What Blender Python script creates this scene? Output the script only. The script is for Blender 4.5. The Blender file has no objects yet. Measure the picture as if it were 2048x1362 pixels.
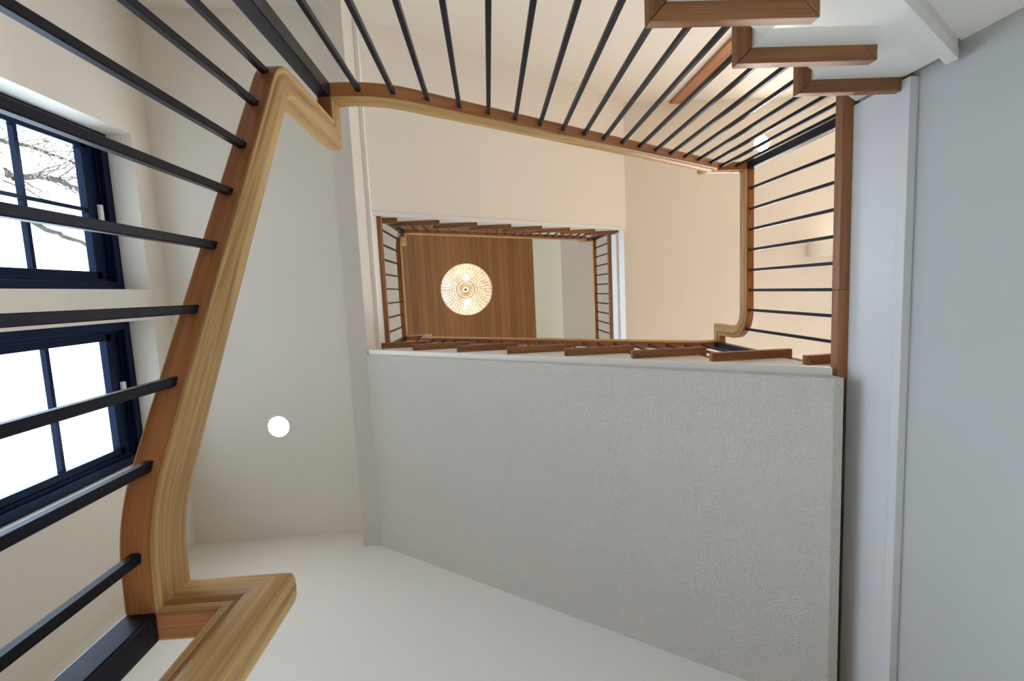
import bpy, math, random
from mathutils import Vector, Matrix
S = bpy.context.scene
C = S.collection
H = 1.822                      # eye height above the ground floor; all coordinates below are relative to the eye

# ------------------------------------------------------------------ camera
cam_d = bpy.data.cameras.new('camera'); cam = bpy.data.objects.new('camera', cam_d); C.objects.link(cam)
R = ((0.9978274955686672, 0.04632179762101359, -0.0468463462003084),
     (-0.05082673640033757, 0.9936830404578468, -0.10005327567521068),
     (0.041915772139516756, 0.10221695638007895, 0.993878645446385))
cam.matrix_world = Matrix(((R[0][0], -R[1][0], -R[2][0], 0), (R[0][1], -R[1][1], -R[2][1], 0),
                           (R[0][2], -R[1][2], -R[2][2], H), (0, 0, 0, 1)))
cam_d.sensor_width = 36; cam_d.lens = 975.5885 / 2048 * 36; cam_d.clip_start = 0.02; cam_d.clip_end = 200
S.camera = cam
# ------------------------------------------------------------------ world, exposure
S.view_settings.view_transform = 'Standard'; S.view_settings.look = 'None'
S.view_settings.gamma = 1; S.view_settings.exposure = 1.72; S.view_settings.use_curve_mapping = False
W = bpy.data.worlds.new('sky'); S.world = W; W.use_nodes = True
wn = W.node_tree; bg = wn.nodes['Background']
bg.inputs[0].default_value = (0.69, 0.81, 1.0, 1); bg.inputs[1].default_value = 3.5
S.cycles.max_bounces = 14; S.cycles.diffuse_bounces = 8; S.cycles.glossy_bounces = 5
S.cycles.transparent_max_bounces = 12; S.cycles.sample_clamp_indirect = 8.0
DL_L, DL_F1, DL_F2, BULB, SHELL, DL_G = 13.0, 290.0, 45.0, 16.0, 0.05, 14.0    # lamp strengths

def portal(name, x, y, z, sy, sz, rot):
    l = bpy.data.lights.new(name, 'AREA'); l.shape = 'RECTANGLE'; l.size = sy; l.size_y = sz; l.cycles.is_portal = True
    o = bpy.data.objects.new(name, l); C.objects.link(o); o.location = (x, y, z + H); o.rotation_euler = rot
    return o
PI = math.pi
for (yy, ys, z0, z1) in ((-.511, .80, 1.30, 2.78), (.4575, .80, 1.30, 2.78)):
    portal('window_daylight', -2.06, yy, (z0 + z1) / 2, z1 - z0, ys, (0, -PI / 2, 0))
for (yy, ys, z0, z1) in ((-.775, 1.23, 4.4, 6.9), (.65, 1.18, 4.4, 6.9)):
    portal('window_daylight', -2.06, yy, (z0 + z1) / 2, z1 - z0, ys, (0, -PI / 2, 0))
portal('window_daylight', .10, 1.60, -.42, 2.0, 1.85, (-PI / 2, 0, 0))
portal('window_daylight', 4.3, .2, 2.9, 1.2, 1.6, (0, PI / 2, 0))
portal('window_daylight', 4.3, .2, 6.2, 1.2, 1.6, (0, PI / 2, 0))

# ------------------------------------------------------------------ materials
def mat(name, col, rough=.5, spec=.5, metal=0, bump=0, bscale=60, bdist=.002, var=0):
    m = bpy.data.materials.new(name); m.use_nodes = True; nt = m.node_tree; b = nt.nodes['Principled BSDF']
    b.inputs['Base Color'].default_value = (*col, 1); b.inputs['Roughness'].default_value = rough
    b.inputs['Specular IOR Level'].default_value = spec; b.inputs['Metallic'].default_value = metal
    tc = nt.nodes.new('ShaderNodeTexCoord')
    if bump:
        n = nt.nodes.new('ShaderNodeTexNoise'); n.inputs['Scale'].default_value = bscale; n.inputs['Detail'].default_value = 3
        nt.links.new(tc.outputs['Object'], n.inputs['Vector'])
        bp_ = nt.nodes.new('ShaderNodeBump'); bp_.inputs['Strength'].default_value = bump; bp_.inputs['Distance'].default_value = bdist
        nt.links.new(n.outputs[0], bp_.inputs['Height']); nt.links.new(bp_.outputs[0], b.inputs['Normal'])
    if var:
        n = nt.nodes.new('ShaderNodeTexNoise'); n.inputs['Scale'].default_value = 1.3; n.inputs['Detail'].default_value = 2
        nt.links.new(tc.outputs['Object'], n.inputs['Vector'])
        r = nt.nodes.new('ShaderNodeMapRange'); r.inputs['To Min'].default_value = 1 - var; r.inputs['To Max'].default_value = 1 + var * .4
        nt.links.new(n.outputs[0], r.inputs[0])
        mx = nt.nodes.new('ShaderNodeVectorMath'); mx.operation = 'SCALE'; mx.inputs[0].default_value = col
        nt.links.new(r.outputs[0], mx.inputs['Scale']); nt.links.new(mx.outputs[0], b.inputs['Base Color'])
    return m

def wood(name, dark, light, rough=.38, scale=1.0, var=.18, coat=.15):
    """grain runs along U (metres) of the mesh's own UV map"""
    m = bpy.data.materials.new(name); m.use_nodes = True; nt = m.node_tree; N = nt.nodes; L = nt.links
    b = N['Principled BSDF']; b.inputs['Roughness'].default_value = rough
    b.inputs['Coat Weight'].default_value = coat; b.inputs['Coat Roughness'].default_value = .25
    uv = N.new('ShaderNodeUVMap'); oi = N.new('ShaderNodeObjectInfo')
    off = N.new('ShaderNodeVectorMath'); off.operation = 'MULTIPLY_ADD'; off.inputs[1].default_value = (1, 1, 1)
    sc = N.new('ShaderNodeVectorMath'); sc.operation = 'SCALE'; sc.inputs[0].default_value = (37, 11, 23)
    L.new(oi.outputs['Random'], sc.inputs['Scale']); L.new(uv.outputs[0], off.inputs[0]); L.new(sc.outputs[0], off.inputs[2])
    def noise(sx, sy, s, det, dist=0):
        mp = N.new('ShaderNodeMapping'); mp.inputs['Scale'].default_value = (sx, sy, 1)
        n = N.new('ShaderNodeTexNoise'); n.inputs['Scale'].default_value = s * scale; n.inputs['Detail'].default_value = det
        n.inputs['Distortion'].default_value = dist
        L.new(off.outputs[0], mp.inputs['Vector']); L.new(mp.outputs[0], n.inputs['Vector']); return n
    n1 = noise(.6, 14, 3.0, 4, .8)          # broad growth bands
    n2 = noise(2.2, 150, 3.0, 3)            # fine pores
    mx = N.new('ShaderNodeMath'); mx.operation = 'MULTIPLY_ADD'; mx.inputs[1].default_value = .62
    L.new(n2.outputs[0], mx.inputs[0]); L.new(n1.outputs[0], mx.inputs[2])
    cr = N.new('ShaderNodeValToRGB'); cr.color_ramp.elements[0].position = .58; cr.color_ramp.elements[1].position = 1.0
    cr.color_ramp.elements[0].color = (*dark, 1); cr.color_ramp.elements[1].color = (*light, 1)
    L.new(mx.outputs[0], cr.inputs[0])
    hs = N.new('ShaderNodeHueSaturation')
    mr = N.new('ShaderNodeMapRange'); mr.inputs['To Min'].default_value = 1 - var; mr.inputs['To Max'].default_value = 1 + var
    L.new(oi.outputs['Random'], mr.inputs[0]); L.new(mr.outputs[0], hs.inputs['Value']); L.new(cr.outputs[0], hs.inputs['Color'])
    L.new(hs.outputs[0], b.inputs['Base Color'])
    bp_ = N.new('ShaderNodeBump'); bp_.inputs['Strength'].default_value = .25; bp_.inputs['Distance'].default_value = .0006
    L.new(n2.outputs[0], bp_.inputs['Height']); L.new(bp_.outputs[0], b.inputs['Normal'])
    return m

def emit(name, col, s):
    m = bpy.data.materials.new(name); m.use_nodes = True; nt = m.node_tree; b = nt.nodes['Principled BSDF']
    b.inputs['Base Color'].default_value = (.8, .8, .8, 1); b.inputs['Emission Color'].default_value = (*col, 1)
    b.inputs['Emission Strength'].default_value = s
    return m

M = {}
M['wall'] = mat('wall_paint', (.765, .722, .655), .6, .3, bump=.25, bscale=120)
M['wall_tex'] = mat('orange_peel_paint', (.765, .724, .652), .6, .3, bump=1.0, bscale=190, bdist=.011)
M['trim'] = mat('white_trim_paint', (.80, .785, .745), .35, .5)
M['cream'] = mat('cream_green_paint', (.84, .83, .68), .6, .3)  # lamp and daylight on the shoulder put into its colour
M['fascia'] = mat('cool_fascia_paint', (.64, .645, .65), .35, .5)  # same trim paint, with shade put into a darker colour
M['header'] = mat('header_paint', (.745, .695, .640), .6, .3, bump=1.0, bscale=210, bdist=.006)
M['riser'] = mat('riser_paint', (.80, .785, .745), .35, .5)
M['black'] = mat('blue_black_steel', (.0065, .0060, .0065), .40, .24, bump=.05, bscale=300)
M['black'].node_tree.nodes['Principled BSDF'].inputs['Specular Tint'].default_value = (.48, .60, 1.0, 1)  # blue sky reflection tinted into the sheen of the black bars
M['sash'] = mat('window_navy_black', (.0025, .0065, .024), .35, .3)  # sky light on the dark frames put into base colour and sheen
M['sash'].node_tree.nodes['Principled BSDF'].inputs['Specular Tint'].default_value = (.30, .48, 1.0, 1)
M['wall_grey'] = mat('pale_grey_paint', (.49, .505, .50), .6, .3, bump=.2, bscale=120)  # weaker light on the right wall put into a greyer paint
M['rail'] = wood('handrail_oak', (.32, .160, .054), (.64, .392, .142), .5, 1.0, .04, .0)
M['fillet'] = wood('underside_strip_oak', (.24, .082, .026), (.46, .185, .062), .5, 1.0, .08, .0)  # redder underside oak, mostly shade put into the colour
M['tread'] = wood('tread_oak', (.19, .071, .025), (.345, .148, .052), .48, .8, .12, .0)
M['post'] = wood('red_oak', (.25, .085, .030), (.40, .16, .06), .4, 1.0, .05)
M['floorw'] = wood('floor_oak', (.36, .22, .12), (.58, .40, .24), .4, 1.0, .05)
M['white'] = mat('white_plastic', (.8, .8, .8), .4)
M['latch'] = mat('latch_white', (.75, .75, .75), .35)
M['dl_cool'] = emit('downlight_lens', (1, .97, .92), DL_L)
M['dl_warm'] = emit('downlight_lens_warm', (1, .96, .90), DL_F1)
M['dl_near'] = emit('downlight_lens_near', (1, .95, .88), DL_G)
M['dl_top'] = emit('downlight_lens_top', (1, .92, .80), DL_F2)
M['bulb'] = emit('bulb_glass', (1, .80, .50), BULB)
M['brass'] = mat('dark_bronze', (.05, .03, .015), .35, .6, .9)
M['bark'] = mat('bark', (.045, .040, .032), .9, .2, bump=.8, bscale=30, bdist=.01)
M['bloom'] = mat('blossom', (.36, .25, .18), .8, .2)
M['lawn'] = mat('pale_paving', (.42, .39, .34), .9, .1, bump=.5, bscale=8, var=.3)
M['shade'] = mat('charcoal', (.03, .03, .03), .6)

def glass_mat():
    m = bpy.data.materials.new('window_glass'); m.use_nodes = True; nt = m.node_tree; N = nt.nodes; L = nt.links
    N.remove(N['Principled BSDF']); o = N['Material Output']
    t = N.new('ShaderNodeBsdfTransparent'); t.inputs[0].default_value = (.93, .97, .97, 1)
    g = N.new('ShaderNodeBsdfGlossy'); g.inputs['Roughness'].default_value = .0
    f = N.new('ShaderNodeFresnel'); ge = N.new('ShaderNodeNewGeometry'); mi = N.new('ShaderNodeMapRange')
    mi.inputs['To Min'].default_value = 1.5; mi.inputs['To Max'].default_value = 1 / 1.5
    L.new(ge.outputs['Backfacing'], mi.inputs[0]); L.new(mi.outputs[0], f.inputs[0])
    x = N.new('ShaderNodeMixShader'); L.new(f.outputs[0], x.inputs[0]); L.new(t.outputs[0], x.inputs[1]); L.new(g.outputs[0], x.inputs[2])
    L.new(x.outputs[0], o.inputs[0]); return m
M['glass'] = glass_mat()

def shell_mat():
    m = bpy.data.materials.new('capiz_shell'); m.use_nodes = True; nt = m.node_tree; N = nt.nodes; L = nt.links
    N.remove(N['Principled BSDF']); o = N['Material Output']
    oc = N.new('ShaderNodeTexCoord'); n = N.new('ShaderNodeTexNoise'); n.inputs['Scale'].default_value = 14; n.inputs['Detail'].default_value = 3
    L.new(oc.outputs['Object'], n.inputs['Vector'])
    cr = N.new('ShaderNodeValToRGB'); cr.color_ramp.elements[0].color = (.62, .47, .36, 1); cr.color_ramp.elements[1].color = (.95, .88, .80, 1)
    cr.color_ramp.elements[0].position = .3; cr.color_ramp.elements[1].position = .7
    L.new(n.outputs[0], cr.inputs[0])
    d = N.new('ShaderNodeBsdfDiffuse'); tl = N.new('ShaderNodeBsdfTranslucent'); g = N.new('ShaderNodeBsdfGlossy'); g.inputs['Roughness'].default_value = .2
    tr = N.new('ShaderNodeBsdfTransparent'); e = N.new('ShaderNodeEmission'); e.inputs[1].default_value = SHELL
    for q in (d, tl, e): L.new(cr.outputs[0], q.inputs[0])
    a = N.new('ShaderNodeMixShader'); a.inputs[0].default_value = .5; L.new(d.outputs[0], a.inputs[1]); L.new(tl.outputs[0], a.inputs[2])
    b = N.new('ShaderNodeMixShader'); b.inputs[0].default_value = .12; L.new(a.outputs[0], b.inputs[1]); L.new(g.outputs[0], b.inputs[2])
    c = N.new('ShaderNodeMixShader'); c.inputs[0].default_value = .09; L.new(b.outputs[0], c.inputs[1]); L.new(tr.outputs[0], c.inputs[2])
    ad = N.new('ShaderNodeAddShader'); L.new(c.outputs[0], ad.inputs[0]); L.new(e.outputs[0], ad.inputs[1]); L.new(ad.outputs[0], o.inputs[0])
    return m
M['shell'] = shell_mat()

def plank_mat():
    """tongue-and-groove boards running along Y: each board its own tone, dark V-joints"""
    m = bpy.data.materials.new('plank_ceiling'); m.use_nodes = True; nt = m.node_tree; N = nt.nodes; L = nt.links
    b = N['Principled BSDF']; b.inputs['Roughness'].default_value = .45
    tc = N.new('ShaderNodeTexCoord'); sp = N.new('ShaderNodeSeparateXYZ'); L.new(tc.outputs['Object'], sp.inputs[0])
    dv = N.new('ShaderNodeMath'); dv.operation = 'DIVIDE'; dv.inputs[1].default_value = .083; L.new(sp.outputs['X'], dv.inputs[0])
    fl = N.new('ShaderNodeMath'); fl.operation = 'FLOOR'; L.new(dv.outputs[0], fl.inputs[0])
    fr = N.new('ShaderNodeMath'); fr.operation = 'FRACT'; L.new(dv.outputs[0], fr.inputs[0])
    wn_ = N.new('ShaderNodeTexWhiteNoise'); wn_.noise_dimensions = '1D'; L.new(fl.outputs[0], wn_.inputs['W'])
    mp = N.new('ShaderNodeMapping'); mp.inputs['Scale'].default_value = (60, 2.0, 1); L.new(tc.outputs['Object'], mp.inputs['Vector'])
    n = N.new('ShaderNodeTexNoise'); n.inputs['Scale'].default_value = 1; n.inputs['Detail'].default_value = 4; L.new(mp.outputs[0], n.inputs['Vector'])
    cr = N.new('ShaderNodeValToRGB'); cr.color_ramp.elements[0].color = (.24, .100, .031, 1); cr.color_ramp.elements[1].color = (.42, .195, .056, 1)
    cr.color_ramp.elements[0].position = .25; cr.color_ramp.elements[1].position = .8
    ad = N.new('ShaderNodeMath'); ad.operation = 'MULTIPLY_ADD'; ad.inputs[1].default_value = .28; L.new(wn_.outputs['Value'], ad.inputs[0])
    mu = N.new('ShaderNodeMath'); mu.operation = 'MULTIPLY'; mu.inputs[1].default_value = .6; L.new(n.outputs[0], mu.inputs[0]); L.new(mu.outputs[0], ad.inputs[2])
    L.new(ad.outputs[0], cr.inputs[0])
    gt = N.new('ShaderNodeMath'); gt.operation = 'GREATER_THAN'; gt.inputs[1].default_value = .07; L.new(fr.outputs[0], gt.inputs[0])
    g2 = N.new('ShaderNodeMapRange'); g2.inputs['To Min'].default_value = .6; L.new(gt.outputs[0], g2.inputs[0])
    sc = N.new('ShaderNodeVectorMath'); sc.operation = 'SCALE'; L.new(cr.outputs[0], sc.inputs[0]); L.new(g2.outputs[0], sc.inputs['Scale'])
    L.new(sc.outputs[0], b.inputs['Base Color'])
    return m
M['plank'] = plank_mat()

# ------------------------------------------------------------------ mesh builder
class MB:
    def __init__(s): s.v = []; s.f = []; s.uv = []
    def face(s, pts, uvs=None):
        i = len(s.v); s.v += [tuple(p) for p in pts]; s.f.append(tuple(range(i, i + len(pts)))); s.uv.append(uvs)
    def poly(s, pts, axis, a, b, grain=None):
        """2-D polygon extruded along axis from a to b. pts are in the other two axes, in xyz order"""
        def P(p, t):
            return {'x': (t, p[0], p[1]), 'y': (p[0], t, p[1]), 'z': (p[0], p[1], t)}[axis]
        lo = [P(p, a) for p in pts]; hi = [P(p, b) for p in pts]
        n = len(pts); area = sum(pts[i][0] * pts[(i + 1) % n][1] - pts[(i + 1) % n][0] * pts[i][1] for i in range(n))
        if axis == 'y': area = -area
        if (area < 0) != (b < a): lo, hi = lo[::-1], hi[::-1]; 
        if b < a: lo, hi = hi, lo
        if area < 0 and b < a: pass
        s._prism(lo, hi, grain)
    def _prism(s, lo, hi, grain):
        n = len(lo); base = len(s.v); s.v += lo + hi
        fs = [tuple(base + i for i in reversed(range(n))), tuple(base + n + i for i in range(n))]
        for i in range(n):
            j = (i + 1) % n; fs.append((base + i, base + j, base + n + j, base + n + i))
        for f in fs:
            s.f.append(f); s.uv.append(('g', grain))
    def box(s, x0, x1, y0, y1, z0, z1, grain=None):
        d = {'x': abs(x1 - x0), 'y': abs(y1 - y0), 'z': abs(z1 - z0)}
        if grain is None: grain = max(d, key=d.get)
        x0, x1 = sorted((x0, x1)); y0, y1 = sorted((y0, y1))
        s.poly([(x0, y0), (x1, y0), (x1, y1), (x0, y1)], 'z', min(z0, z1), max(z0, z1), grain)
    def build(s, name, m, parent=None, smooth=0, bevel=0):
        me = bpy.data.meshes.new(name)
        me.from_pydata([(p[0], p[1], p[2] + H) for p in s.v], [], s.f)
        uvl = me.uv_layers.new(name='UVMap')
        for fi, pl in enumerate(me.polygons):
            u = s.uv[fi]
            if isinstance(u, tuple) and u and u[0] == 'g':
                g = {'x': 0, 'y': 1, 'z': 2}.get(u[1], 0); o = [k for k in (0, 1, 2) if k != g]
                nr = pl.normal; w = o[0] if abs(nr[o[0]]) < abs(nr[o[1]]) else o[1]
                for li in pl.loop_indices:
                    c = me.vertices[me.loops[li].vertex_index].co
                    uvl.data[li].uv = (c[g], c[w] + .37 * c[o[0] if w == o[1] else o[1]])
            elif u:
                for k, li in enumerate(pl.loop_indices): uvl.data[li].uv = u[k]
        me.materials.append(m)
        import bmesh
        bm = bmesh.new(); bm.from_mesh(me)
        bmesh.ops.remove_doubles(bm, verts=bm.verts, dist=1e-5)
        bmesh.ops.recalc_face_normals(bm, faces=bm.faces); bm.to_mesh(me); bm.free()
        if smooth:
            me.shade_smooth(); me.set_sharp_from_angle(angle=math.radians(smooth))
        o = bpy.data.objects.new(name, me); C.objects.link(o)
        if parent is not None: o.parent = parent; o.matrix_parent_inverse = parent.matrix_basis.inverted()
        if bevel:
            bv = o.modifiers.new('edge', 'BEVEL'); bv.width = bevel; bv.segments = 2; bv.limit_method = 'ANGLE'; bv.angle_limit = math.radians(50)
        return o

def thing(name, label, cat, loc, group=None):
    o = bpy.data.objects.new(name, None); C.objects.link(o); o.location = (loc[0], loc[1], loc[2] + H)
    o.empty_display_size = .1
    o['label'] = label; o['category'] = cat
    if group: o['group'] = group
    return o
def tag(o, label, cat, group=None, kind=None):
    o['label'] = label; o['category'] = cat
    if group: o['group'] = group
    if kind: o['kind'] = kind
    return o
def struct(mb, name, m, label, cat, **k):
    o = mb.build(name, m, None, **k); o['kind'] = 'structure'; o['label'] = label; o['category'] = cat; return o
def bx(*a, grain=None):
    b = MB(); b.box(*a, grain=grain); return b

# ------------------------------------------------------------------ levels and plan (metres from the eye)
r = .187; F1 = 1.5437; LV = F1 + 9 * r; F2 = F1 + 18 * r; MV = F1 - 7 * r; M2 = MV - 3 * r; G = -H
TH = .026; OV = .034
XL0, XR0 = -1.86, 4.2            # window wall, far right wall
YF, YB = -1.62, 1.45             # wall beyond the upper flights, wall beyond the soffit flight
YC, YD = .32, -.523              # stringer faces on the two long sides of the well

# ------------------------------------------------------------------ setting
def wall_holes(axis, a0, a1, u0, u1, z0, z1, holes):
    """slab of thickness a0..a1 along axis, spanning u and z, with rectangular holes (u0,u1,z0,z1)"""
    b = MB(); us = sorted({u0, u1, *[h[0] for h in holes], *[h[1] for h in holes]}); zs = sorted({z0, z1, *[h[2] for h in holes], *[h[3] for h in holes]})
    for i in range(len(us) - 1):
        run = None
        for j in range(len(zs) - 1):
            cu, cz = (us[i] + us[i + 1]) / 2, (zs[j] + zs[j + 1]) / 2
            hole = any(h[0] < cu < h[1] and h[2] < cz < h[3] for h in holes)
            if not hole and run is None: run = zs[j]
            if (hole or j == len(zs) - 2) and run is not None:
                top = zs[j] if hole else zs[j + 1]
                if axis == 'x': b.box(a0, a1, us[i], us[i + 1], run, top)
                else: b.box(us[i], us[i + 1], a0, a1, run, top)
                run = None
    return b
W1 = (-.921, -.097, 1.25, 2.785); W2 = (.068, .847, 1.25, 2.785)
W3 = (-1.40, -.15, 4.35, 6.95); W4 = (.05, 1.25, 4.35, 6.95)
GW = (-.85, 1.05, -1.45, .60)  # unseen ground-floor opening, added to let in daylight from below
TOP = 8.2
struct(wall_holes('x', XL0 - .24, XL0, YF, YB, G, TOP, [W1, W2, W3, W4]), 'wall_left', M['wall'],
       'off-white painted wall with the dark-framed windows', 'wall')
struct(wall_holes('y', YB, YB + .2, XL0 - .24, XR0 + .2, G, TOP, [GW]), 'wall_back', M['wall'],
       'plain off-white wall below the textured sloping soffit', 'wall')
struct(bx(XL0 - .24, XR0 + .2, YF - .2, YF, G, TOP), 'wall_front', M['wall'], 'cream wall beyond the upper flights and the red-brown board', 'wall')
RW1 = (-.6, 1.0, 2.3, 3.5); RW2 = (-.6, 1.0, 5.6, 6.8)  # unseen openings, added for neutral daylight in the two halls
struct(wall_holes('x', XR0, XR0 + .2, YF, YB, F1 - .3, TOP, [RW1, RW2]), 'wall_right', M['wall'], 'far wall of the upper hall', 'wall')
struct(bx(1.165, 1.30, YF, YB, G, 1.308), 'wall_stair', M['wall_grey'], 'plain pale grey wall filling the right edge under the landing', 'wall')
struct(bx(XL0 - .24, 1.30, YF - .2, YB + .2, G - .2, G), 'floor', M['floorw'], 'oak ground floor below the stairwell', 'floor')
# wall closing in the space under the flight at the upper right
b = MB(); zb = lambda x: 1.357 + .704 * (x - .856) - .385
b.poly([(-.44, G), (1.165, G), (1.165, zb(1.165)), (-.44, zb(-.44))], 'y', -.59, -.548)
struct(b, 'wall_understair', M['wall'], 'recessed wall under the stair flight at the upper right corner', 'wall')
# ceiling under the intermediate landing, with its dropped header along the well
b = MB(); b.box(XL0, -.806, YF, YB, 2.93, 3.19)
struct(b, 'ceiling_landing', M['wall'], 'flat grey soffit of the landing on the left holding a round downlight', 'ceiling')
struct(bx(-.806, -.70, YF, YB, 2.76, 3.19), 'trim_header', M['header'], 'dropped header beam between the flat soffit and the well', 'beam')
# ceiling of the hall at the first upper floor
b = MB(); b.box(1.262, XR0, YF, YB, 4.50, 4.86)
struct(b, 'ceiling_hall', M['wall'], 'warm lit flat ceiling of the upper hall', 'ceiling')
b = MB(); b.box(2.99, XR0, -.315, -.185, 4.30, 4.50)
struct(b, 'trim_bulkhead', M['wall'], 'small boxed bulkhead on the hall ceiling behind the gallery balusters', 'trim')
# top ceilings: planked panel, sloping shoulders, flat margin
struct(bx(-1.385, .735, YF, YB, 7.90, 8.05, grain='y'), 'ceiling_planks', M['plank'], 'brown tongue-and-groove plank ceiling at the very top', 'ceiling')
b = MB(); b.poly([(.735, 7.90), (1.10, 7.35), (1.10, 8.05), (.735, 8.05)], 'y', YF, YB)
struct(b, 'ceiling_shoulder', M['cream'], 'sloping pale green-white shoulder right of the plank ceiling', 'ceiling')
b = MB(); b.poly([(-1.385, 7.90), (-1.385, 8.05), (XL0, 8.05), (XL0, 7.40)], 'y', YF, YB)
struct(b, 'ceiling_left', M['wall'], 'sloping ceiling strip above the window wall at the top', 'ceiling')
struct(bx(1.10, XR0, YF, YB, 7.35, 8.05), 'ceiling_top', M['header'], 'flat drywall ceiling beyond the topmost balusters', 'ceiling')
struct(bx(-40, 40, -40, 40, G - .5, G - .35), 'floor_outside', M['lawn'], 'pale paving outside the house', 'ground')

# ------------------------------------------------------------------ windows
def window(idx, w, label, latch_y=None, cols=2, rowh=.322):
    y0, y1, z0, z1 = w; xf = -1.99
    t = thing('window_%d' % idx, label, 'window', (xf, (y0 + y1) / 2, z0)); t['kind'] = 'structure'
    def ring(x0, x1, a, wd, nm, m, head=0):
        b = MB()
        b.box(x0, x1, y0 + a, y1 - a, z1 - a - wd - head, z1 - a); b.box(x0, x1, y0 + a, y1 - a, z0 + a, z0 + a + wd)
        b.box(x0, x1, y0 + a, y0 + a + wd, z0 + a + wd, z1 - a - wd); b.box(x0, x1, y1 - a - wd, y1 - a, z0 + a + wd, z1 - a - wd)
        return b.build(nm, m, t, bevel=.0015)
    ring(xf - .09, xf, 0.0, .045, 'window_frame', M['sash'])
    ring(xf - .075, xf - .022, .045, .018, 'window_stop', M['sash'])
    sh = ring(xf - .07, xf - .032, .063, .036, 'sash', M['sash'], .038)
    gy0, gy1, gz0, gz1 = y0 + .099, y1 - .099, z0 + .099, z1 - .137
    gb = MB(); gb.box(xf - .054, xf - .050, gy0 - .01, gy1 + .01, gz0 - .01, gz1 + .01); gb.build('window_pane', M['glass'], t)
    b = MB(); ym = (gy0 + gy1) / 2
    b.box(xf - .064, xf - .038, ym - .0095, ym + .0095, gz0, gz1)
    z = gz1 - .338; rowh = .40
    while z > gz0 + .1:
        b.box(xf - .064, xf - .039, gy0, gy1, z - .0095, z + .0095); z -= rowh
    b.build('muntin_grid', M['sash'], t)
    if latch_y is not None:
        b = MB(); b.box(xf - .03, xf - .012, latch_y - .045, latch_y + .045, z1 - .085, z1 - .062); b.build('latch', M['latch'], t, bevel=.003)
window(1, W1, 'upper left dark-framed window with blossoming branches outside', -.50)
window(2, W2, 'lower left dark-framed window with blank bright sky', .44)
window(3, W3, 'dark-framed window above the intermediate landing')
window(4, W4, 'second dark-framed window above the intermediate landing')
for k_, w_ in ((6, RW1), (7, RW2)):
    t = thing('window_%d' % k_, ('wide window in the far wall of the upper hall', 'wide window in the far wall of the topmost hall')[k_ - 6], 'window', (XR0, .2, w_[2])); t['kind'] = 'structure'
    b = MB()
    for za in (w_[2], w_[3] - .06): b.box(XR0 + .05, XR0 + .12, w_[0], w_[1], za, za + .06)
    for ya in (w_[0], .17, w_[1] - .06): b.box(XR0 + .05, XR0 + .12, ya, ya + .06, w_[2] + .06, w_[3] - .06)
    b.build('window_frame', M['sash'], t); bx(XR0 + .08, XR0 + .085, w_[0] + .03, w_[1] - .03, w_[2] + .03, w_[3] - .03).build('window_pane', M['glass'], t)
b = MB()
for a, c in (((GW[0], GW[1]), (GW[2], GW[2] + .07)), ((GW[0], GW[1]), (GW[3] - .07, GW[3]))): b.box(a[0], a[1], YB + .05, YB + .12, c[0], c[1])
for x in (GW[0], (GW[0] + GW[1]) / 2 - .035, GW[1] - .07): b.box(x, x + .07, YB + .05, YB + .12, GW[2] + .07, GW[3] - .07)
t = thing('window_5', 'wide window low in the wall of the ground floor', 'window', (.1, YB, GW[2])); t['kind'] = 'structure'
b.build('window_frame', M['sash'], t); bx(GW[0] + .03, GW[1] - .03, YB + .08, YB + .085, GW[2] + .03, GW[3] - .03).build('window_pane', M['glass'], t)

# ------------------------------------------------------------------ landings
def landing(label, x0, x1, y0, y1, z, nose, ny0, ny1, fascia, fz, wallx, seam=None, side=1, slab=None, n0=None, fm='trim'):
    """side=+1: the edge over the well faces -X ; side=-1: it faces +X"""
    t = thing('stair_landing', label, 'landing', (nose, (ny0 + ny1) / 2, z))
    ins = nose + side * .05
    xa, xb = (ins, x1) if side > 0 else (x0, ins)
    bx(xa, xb, y0, y1, z - TH, z, grain='y').build('floor_boards', M['floorw'], t)
    cuts = [ny0 if n0 is None else n0] + ([seam] if seam is not None else []) + [ny1]
    for i in range(len(cuts) - 1):
        bx(nose, ins, cuts[i] + (.0006 if i else 0), cuts[i + 1], z - TH - .006, z, grain='y').build('nosing', M['tread'], t, bevel=.002)
    f0 = ny0 if side > 0 else YF + .002
    bx(fascia, fascia + side * .02, f0, YB, fz, z - TH - .007).build('fascia_board', M[fm], t, bevel=.001)
    bead = wallx - side * .025
    bb = MB(); bb.box(bead, wallx, f0, YB, fz - .028, fz); bb.build('bead_moulding', M[fm], t, bevel=.002)
    if slab: bx(*slab).build('landing_slab', M['wall'], t)
    return t
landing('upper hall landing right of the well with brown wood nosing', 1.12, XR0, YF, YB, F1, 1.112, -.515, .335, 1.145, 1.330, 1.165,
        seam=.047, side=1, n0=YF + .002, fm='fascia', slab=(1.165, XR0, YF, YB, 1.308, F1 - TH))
landing('intermediate landing left of the well with orange-brown nosing', XL0, -.70, YF, YB, LV, -.663, -.545, .318, -.69, 3.008, -.70, seam=-.10, side=-1)
landing('topmost hall landing with wood nosing and bluish fascia', 1.2, XR0, YF, YB, F2, 1.204, -.50, YB, 1.238, 4.72, 1.262, side=1, n0=YF + .002)
t = thing('stair_landing', 'lower landing beside the window wall, feet of the nearest balusters', 'landing', (-.46, -1.1, MV))
bx(XL0, -.44, YF, -.37, MV - .15, MV, grain='y').build('floor_boards', M['tread'], t)
bx(XL0, -.44, -.548, -.37, MV - .3, MV - .15).build('landing_slab', M['wall'], t)
bx(-.44, -.415, -.548, -.37, MV - .032, MV, grain='y').build('nosing', M['tread'], t)
t = thing('stair_landing', 'lowest landing at the foot of the three-step flight', 'landing', (-.46, .9, M2))
bx(XL0, -.42, .16, YB, M2 - .18, M2, grain='y').build('floor_boards', M['post'], t)

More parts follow.
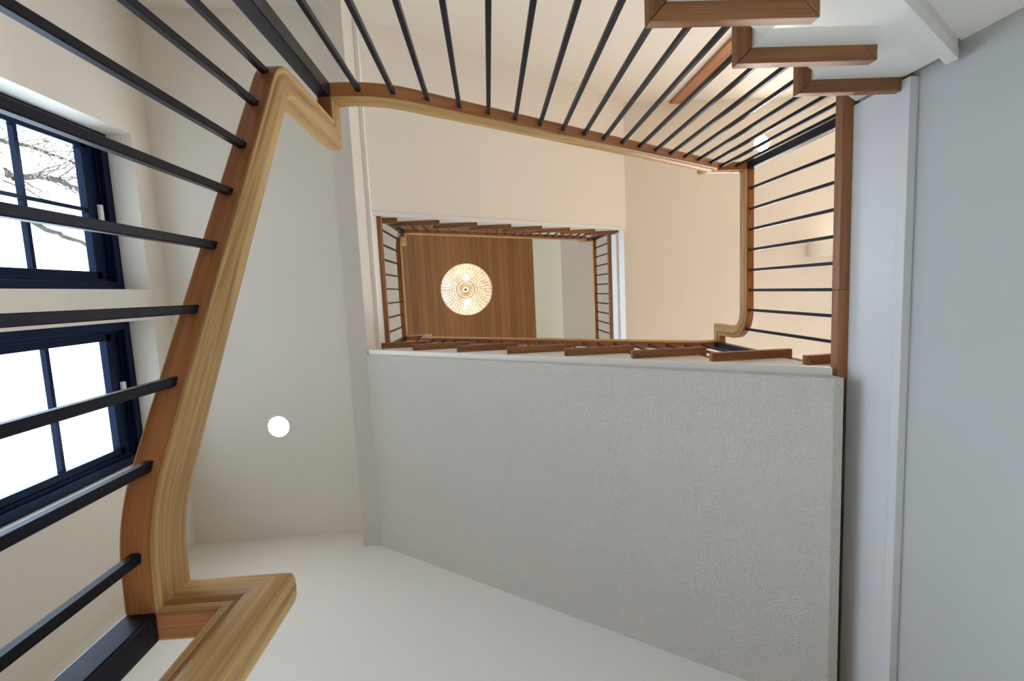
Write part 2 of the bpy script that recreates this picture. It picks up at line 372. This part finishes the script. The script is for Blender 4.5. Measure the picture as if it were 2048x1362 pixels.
# ------------------------------------------------------------------ stair flights
def flight(label, nose0, s, run, z0, n, y_out, y_str, y_wall, bead_off, soffit=None, x_end=None, foot=None):
    """nose0: x of the lowest nosing; s=+1 rises towards +X, -1 towards -X; z0: level the flight starts from"""
    t = thing('stair_flight', label, 'stair flight', (nose0, (y_str + y_wall) / 2, z0))
    sy = 1 if y_wall > y_str else -1
    zt = lambda k: z0 + r * (k + 1)
    nx = lambda k: nose0 + s * run * k
    for k in range(n):
        a, z = nx(k), zt(k); w = .045; L_ = .33
        X = lambda d: a + s * d
        Y = lambda d: y_out + sy * d
        bt = MB(); back = run + OV - .002
        bt.poly([(X(0), Y(.0008)), (X(w), Y(w + .0006)), (X(back), Y(w + .0006)), (X(back), y_wall - sy * .002), (X(0), y_wall - sy * .002)], 'z', z - TH, z, 'y')
        bt.build('tread', M['tread'], t, bevel=.0015)
        br = MB(); br.poly([(X(.0008), Y(0)), (X(L_ - .0005), Y(0)), (X(L_ - w), Y(w)), (X(w), Y(w))], 'z', z - TH - .001, z + .0003, 'x')
        br.poly([(X(L_), Y(.0005)), (X(L_), Y(.034)), (X(L_ - w + .013), Y(.034)), (X(L_ - w + .013), Y(.034))][:3] if False else
                [(X(L_), Y(.0008)), (X(L_), Y(OV)), (X(L_ - OV + .001), Y(OV))], 'z', z - TH - .001, z + .0003, 'y')
        br.build('return_nosing', M['tread'], t, bevel=.0012)
        rx = X(OV)
        zl = z0 + r * k + .0005 if k else z0 + .0005
        bx(rx, rx + s * .018, y_str + sy * .0203, y_wall - sy * .002, zl, z - TH - .002).build('riser', M['riser'], t)
    bx(nx(n) + s * OV, nx(n) + s * (OV + .008), y_str + sy * .0203, y_wall - sy * .002, zt(n - 1) + .0005, zt(n) - TH - .007).build('riser', M['riser'], t)
    # cut stringer on the well side (saw-tooth top, sloping foot)
    sl = s * r / run; zn = lambda x: z0 + r + sl * (x - nose0)          # nosing line
    lo = lambda x: zn(x) - bead_off
    top = []
    for k in range(n):
        top += [(nx(k) + s * OV, (zt(k - 1) if k else z0) - (0 if k else 0) - TH * (1 if k else 0)), (nx(k) + s * OV, zt(k) - TH)]
    xe = nx(n) + s * OV if x_end is None else x_end
    top.append((xe, zt(n - 1) - TH))
    xs = top[0][0]
    bs = MB(); poly = top + [(xe, lo(xe)), (foot, lo(foot)), (foot, z0), (xs, z0)]; xs = foot
    clean = [poly[0]]
    for p in poly[1:]:
        if abs(p[0] - clean[-1][0]) + abs(p[1] - clean[-1][1]) > 1e-4: clean.append(p)
    bs.poly(clean, 'y', y_str, y_str + sy * .02)
    bs.build('stringer', M['trim'], t)
    bb = MB(); q = y_str - sy * .024
    bb.poly([(xs, lo(xs)), (xe, lo(xe)), (xe, lo(xe) - .032), (xs, lo(xs) - .032)], 'y', q, y_str + sy * .001)
    bb.poly([(xs, lo(xs) + .003), (xe, lo(xe) + .003), (xe, lo(xe) - .001), (xs, lo(xs) - .001)], 'y', q + sy * .010, y_str + sy * .001)
    bb.build('bead_moulding', M['trim'], t)
    if soffit:
        b = MB(); b.poly(soffit, 'y', y_str + sy * .0005, y_wall)
        b.build('sloping_soffit', M['wall_tex'] if y_wall > 0 else M['wall'], t)
    return t, nx, zt
tC, tDk, tB_ = .2663, .2663, .2656
# C: rises right-to-left along the back wall, from F1 to the intermediate landing
sC = lambda x: 2.735 - .7365 * (x + .68)
flight('long flight with the rough textured soffit, rising right to left across the middle', 1.1408 + .33, -1, tC, F1, 8, .286, YC, YB, .455,
       soffit=[(-.70, sC(-.70)), (1.060, sC(1.060)), (1.092, sC(1.060)), (1.092, 1.62), (-.70, sC(-.70) + .22)], x_end=-.70, foot=1.094)
# D: rises left-to-right to the top hall
sD = lambda x: 3.484 + .717 * (x + .063)
flight('highest flight with smooth cream soffit, rising left to right towards the plank ceiling', -.926, 1, tDk, LV, 8, -.490, YD, YF, .455,
       soffit=[(-.689, sD(-.689)), (1.262, sD(1.262)), (1.262, 4.60), (1.0, 4.62), (-.689, sD(-.689) + .12)], x_end=1.262, foot=-.70)
# B: upper right, rises left-to-right to F1
flight('near flight at the upper right with open wooden tread ends', .856 - 5 * tB_, 1, tB_, MV, 6, -.489, YD, YF, .355,
       soffit=[(-.47, zb(-.47)), (1.145, zb(1.145)), (1.145, 1.50), (-.47, zb(-.47) + .2)], x_end=1.145, foot=-.412)
# A: three risers beside the window wall, mostly out of frame
t = thing('stair_flight', 'short three-riser flight below the nearest handrail', 'stair flight', (-.46, .1, M2))
for k, yy in enumerate((.16, -.105)):
    bx(XL0, -.40, yy - .30, yy, M2 + r * (k + 1) - TH, M2 + r * (k + 1), grain='x').build('tread', M['tread'], t, bevel=.0015)
for k, yy in enumerate((.13, -.135, -.365)):
    bx(XL0, -.43, yy - .018 if k < 2 else yy, yy if k < 2 else yy + .018, M2 + r * k, M2 + r * (k + 1) - TH - .0005).build('riser', M['riser'], t)

# ------------------------------------------------------------------ railings
HALF = [(0, 0), (.0178, 0), (.0196, .0009), (.0204, .0026), (.0204, .0088), (.0194, .0106), (.0170, .0115), (.0165, .0129), (.0172, .0145), (.0202, .0172), (.0235, .0233),
        (.0258, .0310), (.0267, .0400), (.0265, .0485), (.0248, .0560), (.0205, .0616), (.0120, .0640), (0, .0643)]
PROF = [(a, c) for a, c in HALF] + [(-a, c) for a, c in HALF[-2:0:-1]]
def fillet(pts, rad):
    """polyline with rounded corners: returns [(point, is_smooth_joint)]"""
    P = [Vector(p) for p in pts]; out = [P[0]]
    for i in range(1, len(P) - 1):
        if not rad.get(i): out.append(P[i]); continue
        a = (P[i - 1] - P[i]).normalized(); c = (P[i + 1] - P[i]).normalized()
        ang = a.angle(c); tl = rad[i] / math.tan(ang / 2)
        cen = P[i] + (a + c).normalized() * (rad[i] / math.sin(ang / 2))
        p0 = P[i] + a * tl; p1 = P[i] + c * tl; v0 = p0 - cen; v1 = p1 - cen; n = 14
        tot = v0.angle(v1)
        for k in range(n + 1):
            f = k / n; out.append(cen + (v0 * math.sin((1 - f) * tot) + v1 * math.sin(f * tot)) / math.sin(tot))
    out.append(P[-1]); return out
FIL = [(.0166, .0005), (.0166, -.0010), (-.0166, -.0010), (-.0166, .0005)]
def sweep(pts, ups, n0=None, n1=None, PROF=PROF):
    """profile swept along pts; ups[i] is the up vector of segment i; n0/n1: normals of the end cutting planes"""
    b = MB(); P = [Vector(p) for p in pts]; n = len(P)
    D = [(P[i + 1] - P[i]).normalized() for i in range(n - 1)]
    acc = 0.0; per = [0.0]
    for j in range(len(PROF)):
        q0, q1 = PROF[j], PROF[(j + 1) % len(PROF)]; per.append(per[-1] + math.hypot(q1[0] - q0[0], q1[1] - q0[1]))
    rings = []
    for i in range(n):
        if i == 0: nn = Vector(n0) if n0 else D[0]; d, u = D[0], Vector(ups[0])
        elif i == n - 1: nn = Vector(n1) if n1 else D[-1]; d, u = D[-1], Vector(ups[-1])
        else: nn = (D[i - 1] + D[i]); d, u = D[i - 1], Vector(ups[i - 1])
        nn = nn.normalized(); sd = d.cross(u)
        ring = []
        for a, c in PROF:
            q = sd * a + u * c; q = q - d * (q.dot(nn) / d.dot(nn)); ring.append(P[i] + q)
        rings.append(ring)
    for i in range(n - 1):
        L_ = (P[i + 1] - P[i]).length; m = len(PROF)
        for j in range(m):
            k = (j + 1) % m
            b.face([rings[i][j], rings[i][k], rings[i + 1][k], rings[i + 1][j]], [(acc, per[j]), (acc, per[j + 1]), (acc + L_, per[j + 1]), (acc + L_, per[j])])
        acc += L_
    b.face(rings[0][::-1], [(q[1], q[0]) for q in PROF][::-1]); b.face(rings[-1], [(q[1], q[0]) for q in PROF])
    return b
def ups_for(pts):
    out = []; hl = None
    P = [Vector(p) for p in pts]
    hs = []
    for i in range(len(P) - 1):
        d = (P[i + 1] - P[i]).normalized(); h = Vector((d.x, d.y, 0))
        hs.append(h.normalized() if h.length > .02 else None)
    for i, h in enumerate(hs):
        if h is None:
            j = next((k for k in range(i - 1, -1, -1) if hs[k] is not None), None)
            if j is None: j = next(k for k in range(i + 1, len(hs)) if hs[k] is not None)
            hs[i] = hs[j]
    for i in range(len(P) - 1):
        d = (P[i + 1] - P[i]).normalized(); h = hs[i]; s_ = h.cross(Vector((0, 0, 1)))
        out.append(s_.cross(d).normalized())
    return out
def rail(pts, rad, parent, n0=None, n1=None, name='handrail'):
    Q = fillet(pts, rad)
    o = sweep(Q, ups_for(Q), n0, n1).build(name, M['rail'], parent, smooth=32)
    f_ = sweep(Q, ups_for(Q), n0, n1, FIL).build('underside_strip', M['fillet'], o)
    f_['label'] = 'redder flat strip under the handrail'
    return o, Q
def height(Q, axis, c):
    """underside height of the rail above plan coordinate c"""
    best = None
    for i in range(len(Q) - 1):
        a, b_ = Q[i][axis], Q[i + 1][axis]
        if abs(a - b_) > 1e-6 and min(a, b_) - 1e-6 <= c <= max(a, b_) + 1e-6:
            z = Q[i].z + (Q[i + 1].z - Q[i].z) * (c - a) / (b_ - a)
            if best is None or z < best: best = z
    return best
BW = .0127 / 2
bal_cache = {}
def baluster(x, y, z0, z1, parent, shoe=False):
    c = .0014; b = MB()
    b.poly([(x - BW + c, y - BW), (x + BW - c, y - BW), (x + BW, y - BW + c), (x + BW, y + BW - c), (x + BW - c, y + BW), (x - BW + c, y + BW), (x - BW, y + BW - c), (x - BW, y - BW + c)], 'z', z0, z1 + .005, 'z')
    return b.build('baluster', M['black'], parent)
def newel(x, y, z0, z1, parent, w=.0185):
    b = MB(); b.box(x - w, x + w, y - w, y + w, z0, z1, grain='z'); return b.build('newel_post', M['black'], parent, bevel=.003)

yB, yC = -.5627, .368
# --- balustrade of the three-riser flight (nearest, left)
xa = -.440; ya0 = .386; xt = -.420
tA = thing('balustrade', 'nearest stair railing on the left, with S-curved handrail in front of the windows', 'balustrade', (xa, 0, M2))
zA = .575; zB0 = 1.405; yv = -.487
xA = lambda y: xt + (xa - xt) * (y - yv) / (ya0 - yv)
_, QA = rail([(xa, ya0, zA), (xA(.25), .25, zA), (xt, yv, zA + .656 * (.25 - yv)), (xt, yv, zB0), (xt, yB, zB0)], {1: .22, 2: .105}, tA, n0=(1, -1, 0), n1=(1, -1, 0))
for yy in (.298, .197, .1015, .0058, -.092, -.1865, -.279, -.3735, -.4535):
    zf = M2 if yy > .13 else (M2 + r if yy > -.135 else (M2 + 2 * r if yy > -.365 else MV))
    baluster(xA(yy), yy, zf, height(QA, 1, yy), tA)
newel(xa, ya0, M2, zA, tA)
# --- the lower flight's rail that turns up into it
t0 = thing('balustrade', 'lowest railing, thick vertical handrail drop at the bottom left', 'balustrade', (-.33, ya0, -.3))
xd = -.346
_, Q0 = rail([(.9, ya0, -.62), (xd, ya0, .25), (xd, ya0, zA), (xa, ya0, zA)], {1: .10}, t0, n1=(-1, -1, 0))
newel(.86, ya0, G, -.60, t0)
for i in range(11):
    x = .78 - i * .0888; baluster(x, ya0, G, height(Q0, 0, x), t0)
# --- balustrade B (large, across the top)
tB = thing('balustrade', 'long railing across the top of the view with black bars behind open treads', 'balustrade', (.3, yB, MV))
xg1, zg1 = 1.33, 2.443
sB = .704; xB_ = 1.150
slB = lambda x: 1.489 + sB * (x + .148)
_, QB = rail([(xt, yB, zB0), ((zB0 - 1.489) / sB - .148, yB, zB0), (xB_, yB, slB(xB_)), (xB_, yB, zg1), (xg1, yB, zg1)], {1: .32, 2: .05}, tB, n0=(1, -1, 0), n1=(1, 1, 0))
def tread_z(x, nose0, s, run, z0, n):
    k = math.floor(s * (x - nose0) / run); return z0 + r * min(max(k + 1, 0), n + 1)
for i in range(-2, 15):
    x = -.150 + i * .0886
    baluster(x, yB, tread_z(x, .856 - 5 * tB_, 1, tB_, MV, 6), height(QB, 0, x), tB)
for x in (1.172 if False else 1.178, 1.258): baluster(x, yB, F1, height(QB, 0, x), tB)
newel(xt, yB, MV, zB0, tB)
# --- gallery at F1
tG = thing('balustrade', 'level railing right of the well with bluish bars and a curled handrail end', 'balustrade', (xg1, 0, F1))
zC0 = 2.740; xCn = 1.300
_, QG = rail([(xg1, yB, zg1), (xg1, .312, zg1), (xg1, .312, zC0), (xg1, yC, zC0)], {1: .15}, tG, n0=(1, 1, 0), n1=(-1, 1, 0))
for i in range(8):
    y = -.451 + i * .1012; baluster(xg1, y, F1, height(QG, 1, y), tG)
newel(xg1, yB, F1, zg1, tG)
# --- balustrade C (bottom of the well, rising right to left)
tCb = thing('balustrade', 'railing along the lower side of the well, bars half hidden by the tread ends', 'balustrade', (.3, yC, F1))
slC = lambda x: 3.344 - .702 * (x - .331)
xCv = -.575; zL = 4.17; xL = -.740
_, QC = rail([(xg1, yC, zC0), (.331 + (3.344 - zC0) / .702, yC, zC0), (xCv, yC, slC(xCv)), (xCv, yC, zL), (xL, yC, zL)], {1: .2, 2: .05}, tCb, n0=(-1, 1, 0), n1=(-1, -1, 0))
for i in range(-9, 11):
    x = .331 + i * .0888
    baluster(x, yC, tread_z(x, 1.4708, -1, tC, F1, 8), height(QC, 0, x), tCb)
baluster(-.60, yC, LV, zL, tCb)
newel(xCn, yC, F1 + .1, zC0, tCb)
# --- gallery at the intermediate landing
tLb = thing('balustrade', 'short level railing left of the well beside the orange-brown nosing', 'balustrade', (xL, 0, LV))
zD0 = 4.415
_, QL = rail([(xL, yC, zL), (xL, -.505, zL), (xL, -.505, zD0), (xL, yB, zD0)], {1: .14}, tLb, n0=(-1, -1, 0), n1=(1, -1, 0))
for i in range(8):
    y = -.470 + i * .1045; baluster(xL, y, LV, height(QL, 1, y), tLb)
newel(xL, yC, LV, zL, tLb)
# --- balustrade D
tD = thing('balustrade', 'highest flight railing, seen small above the treads under the plank ceiling', 'balustrade', (.3, yB, LV))
slD = lambda x: 4.452 + .702 * (x + .606); xDv = 1.165; zF = 5.85; xF = 1.285
_, QD = rail([(xL, yB, zD0), ((zD0 - 4.452) / .702 - .606, yB, zD0), (xDv, yB, slD(xDv)), (xDv, yB, zF), (xF, yB, zF)], {1: .2, 2: .05}, tD, n0=(1, -1, 0), n1=(1, 1, 0))
for i in range(0, 20):
    x = -.606 + i * .0888
    baluster(x, yB, tread_z(x, -.926, 1, tDk, LV, 8), height(QD, 0, x), tD)
baluster(1.20, yB, F2, zF, tD)
newel(xL, yB, LV, zD0, tD)
# --- top gallery
tT = thing('balustrade', 'topmost level railing, thin black bars right of the plank ceiling', 'balustrade', (xF, .4, F2))
_, QT = rail([(xF, yB, zF), (xF, YB, zF)], {}, tT, n0=(1, 1, 0))
for i in range(18):
    y = -.452 + i * .1075; baluster(xF, y, F2, zF, tT)
newel(xF, yB, F2, zF, tT)

# ------------------------------------------------------------------ red-brown board on the wall of the upper hall
b = MB(); b.box(1.705, 1.806, YF, YF + .024, F1, 4.498, grain='z')
tag(b.build('door_casing', M['post'], None, bevel=.003), 'reddish-brown vertical wood board on the cream wall behind the top railing', 'casing')

# ------------------------------------------------------------------ downlights
def downlight(x, y, z, rad, m, label, group=None):
    t = thing('recessed_downlight', label, 'downlight', (x, y, z), group)
    b = MB(); n = 40
    for i in range(n):
        a0, a1 = 2 * PI * i / n, 2 * PI * (i + 1) / n
        c = lambda a, q, zz: (x + math.cos(a) * q, y + math.sin(a) * q, zz)
        b.face([c(a0, rad * 1.16, z), c(a1, rad * 1.16, z), c(a1, rad * 1.13, z - .004), c(a0, rad * 1.13, z - .004)])
        b.face([c(a0, rad * 1.13, z - .004), c(a1, rad * 1.13, z - .004), c(a1, rad, z - .004), c(a0, rad, z - .004)])
        b.face([c(a0, rad, z - .004), c(a1, rad, z - .004), c(a1, rad, z), c(a0, rad, z)])
    b.build('trim_ring', M['white'], t, smooth=30)
    l = MB(); l.poly([(x + math.cos(2 * PI * i / n) * rad, y + math.sin(2 * PI * i / n) * rad) for i in range(n)], 'z', z - .003, z - .001)
    l.build('lens', m, t)
downlight(-1.302, .749, 2.93, .062, M['dl_cool'], 'round glowing ceiling downlight on the grey soffit at the lower left')
downlight(-1.36, -.784, 2.93, .062, M['dl_cool'], 'round ceiling downlight hidden behind the near handrail')
downlight(2.55, -1.226, 4.50, .070, M['dl_near'], 'small bright ceiling downlight behind the bars at the upper right')
downlight(2.54, .85, 4.50, .070, M['dl_warm'], 'hall ceiling downlight beyond the textured soffit')  # this and the next: hidden lamps added to brighten the hall
downlight(3.45, -.35, 4.50, .070, M['dl_warm'], 'hall ceiling downlight farthest right')
downlight(2.4, -.7, 7.35, .07, M['dl_top'], 'downlight in the top hall ceiling', 'downlights in the topmost ceiling')  # this and the next: out-of-view lamps added to light the top
downlight(2.4, .8, 7.35, .07, M['dl_top'], 'second downlight in the top hall ceiling, farther from the plank ceiling', 'downlights in the topmost ceiling')

# ------------------------------------------------------------------ pendant lamp
px, py = -.300, -.038
t = thing('pendant_lamp', 'round shell-tiled pendant lamp glowing under the plank ceiling', 'pendant lamp', (px, py, 7.9))
zc = 6.60; Rm = .347
prof = []                                    # (radius, z) from the bottom pole up and over
for i in range(15):
    a = PI / 2 * i / 14; prof.append((Rm * math.sin(a), zc - .24 * math.cos(a)))
up = [(Rm * math.cos(PI / 2 * i / 10), zc + .20 * math.sin(PI / 2 * i / 10)) for i in range(1, 10)]
seg = 84
def lathe(b, pr, n):
    for i in range(n):
        a0, a1 = 2 * PI * i / n, 2 * PI * (i + 1) / n
        for j in range(len(pr) - 1):
            (r0, z0), (r1, z1) = pr[j], pr[j + 1]
            c = lambda a, q, zz: (px + math.cos(a) * q, py + math.sin(a) * q, zz)
            pts = [c(a0, r0, z0), c(a1, r0, z0), c(a1, r1, z1), c(a0, r1, z1)]
            if r0 < 1e-5: pts = [pts[0], pts[2], pts[3]]
            b.face(pts)
b = MB(); lathe(b, prof + up, seg); b.build('shell_shade', M['shell'], t, smooth=60)
def tube(b, pts, rad, n=5, closed=False):
    P = [Vector(p) for p in pts]; m = len(P); rings = []
    for i in range(m):
        d = (P[(i + 1) % m] - P[i - 1]) if (closed or 0 < i < m - 1) else (P[1] - P[0] if i == 0 else P[-1] - P[-2])
        d.normalize(); a = d.cross(Vector((0, 0, 1)));
        if a.length < .01: a = d.cross(Vector((1, 0, 0)))
        a.normalize(); c = d.cross(a); rr = rad[i] if isinstance(rad, list) else rad
        rings.append([P[i] + a * math.cos(2 * PI * k / n) * rr + c * math.sin(2 * PI * k / n) * rr for k in range(n)])
    for i in range(m if closed else m - 1):
        A, B_ = rings[i], rings[(i + 1) % m]
        for k in range(n):
            b.face([A[k], A[(k + 1) % n], B_[(k + 1) % n], B_[k]], [(i, k), (i, k + 1), (i + 1, k + 1), (i + 1, k)])
b = MB()
for i in range(42):
    a = 2 * PI * i / 42
    tube(b, [(px + math.cos(a) * (q + .002), py + math.sin(a) * (q + .002), z - .002) for q, z in prof[1:] + up], .0021, 4)
for q, z in prof[2:]:
    tube(b, [(px + math.cos(2 * PI * i / 60) * (q + .002), py + math.sin(2 * PI * i / 60) * (q + .002), z - .002) for i in range(60)], .0032 if abs(q - .103) < .02 else .0017, 4, True)
b.build('lattice', M['brass'], t)
b = MB(); lathe(b, [(0, zc - .275), (.008, zc - .27), (.015, zc - .258), (.010, zc - .245), (.016, zc - .236), (.002, zc - .23)], 20); b.build('finial', M['brass'], t, smooth=40)
b = MB(); tube(b, [(px, py, zc + .19), (px, py, 7.88)], .008, 10); b.build('rod', M['brass'], t, smooth=40)
b = MB(); lathe(b, [(0, 7.84), (.05, 7.845), (.065, 7.87), (.065, 7.9)], 30); b.build('canopy', M['brass'], t, smooth=40)
for dy in (-.155, .155):
    b = MB(); cx_, cy_, cz_ = px + .01, py + dy, zc - .035
    ring = lambda k: [(cx_ + math.cos(2 * PI * i / 14) * .042 * math.sin(PI * k / 8), cy_ + math.sin(2 * PI * i / 14) * .042 * math.sin(PI * k / 8), cz_ - .042 * math.cos(PI * k / 8)) for i in range(14)]
    for k in range(8):
        A, B_ = ring(k), ring(k + 1)
        for i in range(14): b.face([A[i], A[(i + 1) % 14], B_[(i + 1) % 14], B_[i]])
    b.build('bulb', M['bulb'], t, smooth=60)

# ------------------------------------------------------------------ blossoming tree outside the upper window
random.seed(7)
def ray(u, v, X):
    q = ((u - 1024) / 975.59, (v - 681) / 975.59, 1); d = Vector([sum(R[k][i] * q[k] for k in range(3)) for i in range(3)]); return d * (X / d.x)
tree = thing('blossoming_tree', 'bare-branched blossoming tree seen through the upper left window', 'tree', (-9.5, -1.0, G - .35))
bT = MB(); tips = []
XT = -6.0
trunk = [Vector((-9.5, -1.0, G - .35)), Vector((-9.4, -1.1, 1.5)), Vector((-9.0, -1.2, 4.0)), Vector((-8.2, -1.3, 6.0))]
tube(bT, trunk, [.26, .22, .17, .12], 10)
def limb(pts, r0, r1, depth):
    P = [Vector(p) for p in pts]; Q = []
    for i in range(len(P) - 1):
        for k in range(4):
            f = k / 4; j = Vector([random.uniform(-1, 1) for _ in range(3)]) * (P[i + 1] - P[i]).length * .03
            Q.append(P[i].lerp(P[i + 1], f) + j)
    Q.append(P[-1]); n = len(Q)
    tube(bT, Q, [r0 + (r1 - r0) * i / (n - 1) for i in range(n)], 6)
    if depth <= 0:
        tips.extend(Q[1:]); return
    for i in range(2, n):
        for _ in range(1):
            if random.random() < .7:
                d = (Q[i] - Q[i - 1]).normalized(); ln = random.uniform(.35, .9) * (.5 + .5 * depth)
                sd = Vector([random.uniform(-1, 1) for _ in range(3)]); dr = (d + sd * .9 + Vector((0, 0, .25))).normalized()
                e = Q[i] + dr * ln; mid = Q[i].lerp(e, .5) + Vector([random.uniform(-.06, .06) for _ in range(3)])
                limb([Q[i], mid, e], r0 * .2 * (1 - .4 * i / n), .002, depth - 1)
j0 = trunk[-1]
limb([j0, ray(-60, 330, -6.6), ray(0, 338, XT), ray(28, 356, XT), ray(75, 352, XT), ray(120, 362, XT), ray(160, 382, XT), ray(185, 394, XT), ray(260, 430, XT)], .060, .024, 2)
limb([j0, ray(-80, 400, -6.6), ray(30, 420, XT), ray(80, 453, XT), ray(130, 472, XT), ray(192, 498, XT), ray(290, 540, XT)], .05, .020, 0)
tips = tips[:-24]
limb([j0, ray(-90, 300, -7), ray(-20, 280, XT), ray(60, 292, XT), ray(110, 312, XT), ray(150, 325, XT), ray(240, 360, XT)], .034, .012, 2)
limb([j0, ray(-90, 260, -7), ray(-10, 240, XT), ray(70, 255, XT), ray(130, 275, XT), ray(230, 300, XT)], .032, .010, 2)
bT.build('branches', M['bark'], tree)
bB = MB()
for p in tips:
    for _ in range(3):
        c = p + Vector([random.gauss(0, .05) for _ in range(3)]); s_ = random.uniform(.007, .017)
        n = Vector([random.uniform(-1, 1) for _ in range(3)]).normalized(); a = n.orthogonal().normalized(); e = n.cross(a)
        for q in range(3):
            w = a * math.cos(q * 2.1) + e * math.sin(q * 2.1); w2 = a * math.cos(q * 2.1 + 1.3) + e * math.sin(q * 2.1 + 1.3)
            bB.face([c, c + w * s_ + n * s_ * .3, c + (w + w2) * s_ * .8 + n * s_ * .5, c + w2 * s_ + n * s_ * .3])
if bB.f:
    o = bB.build('blossom', M['bloom'], tree); o['kind'] = 'stuff'
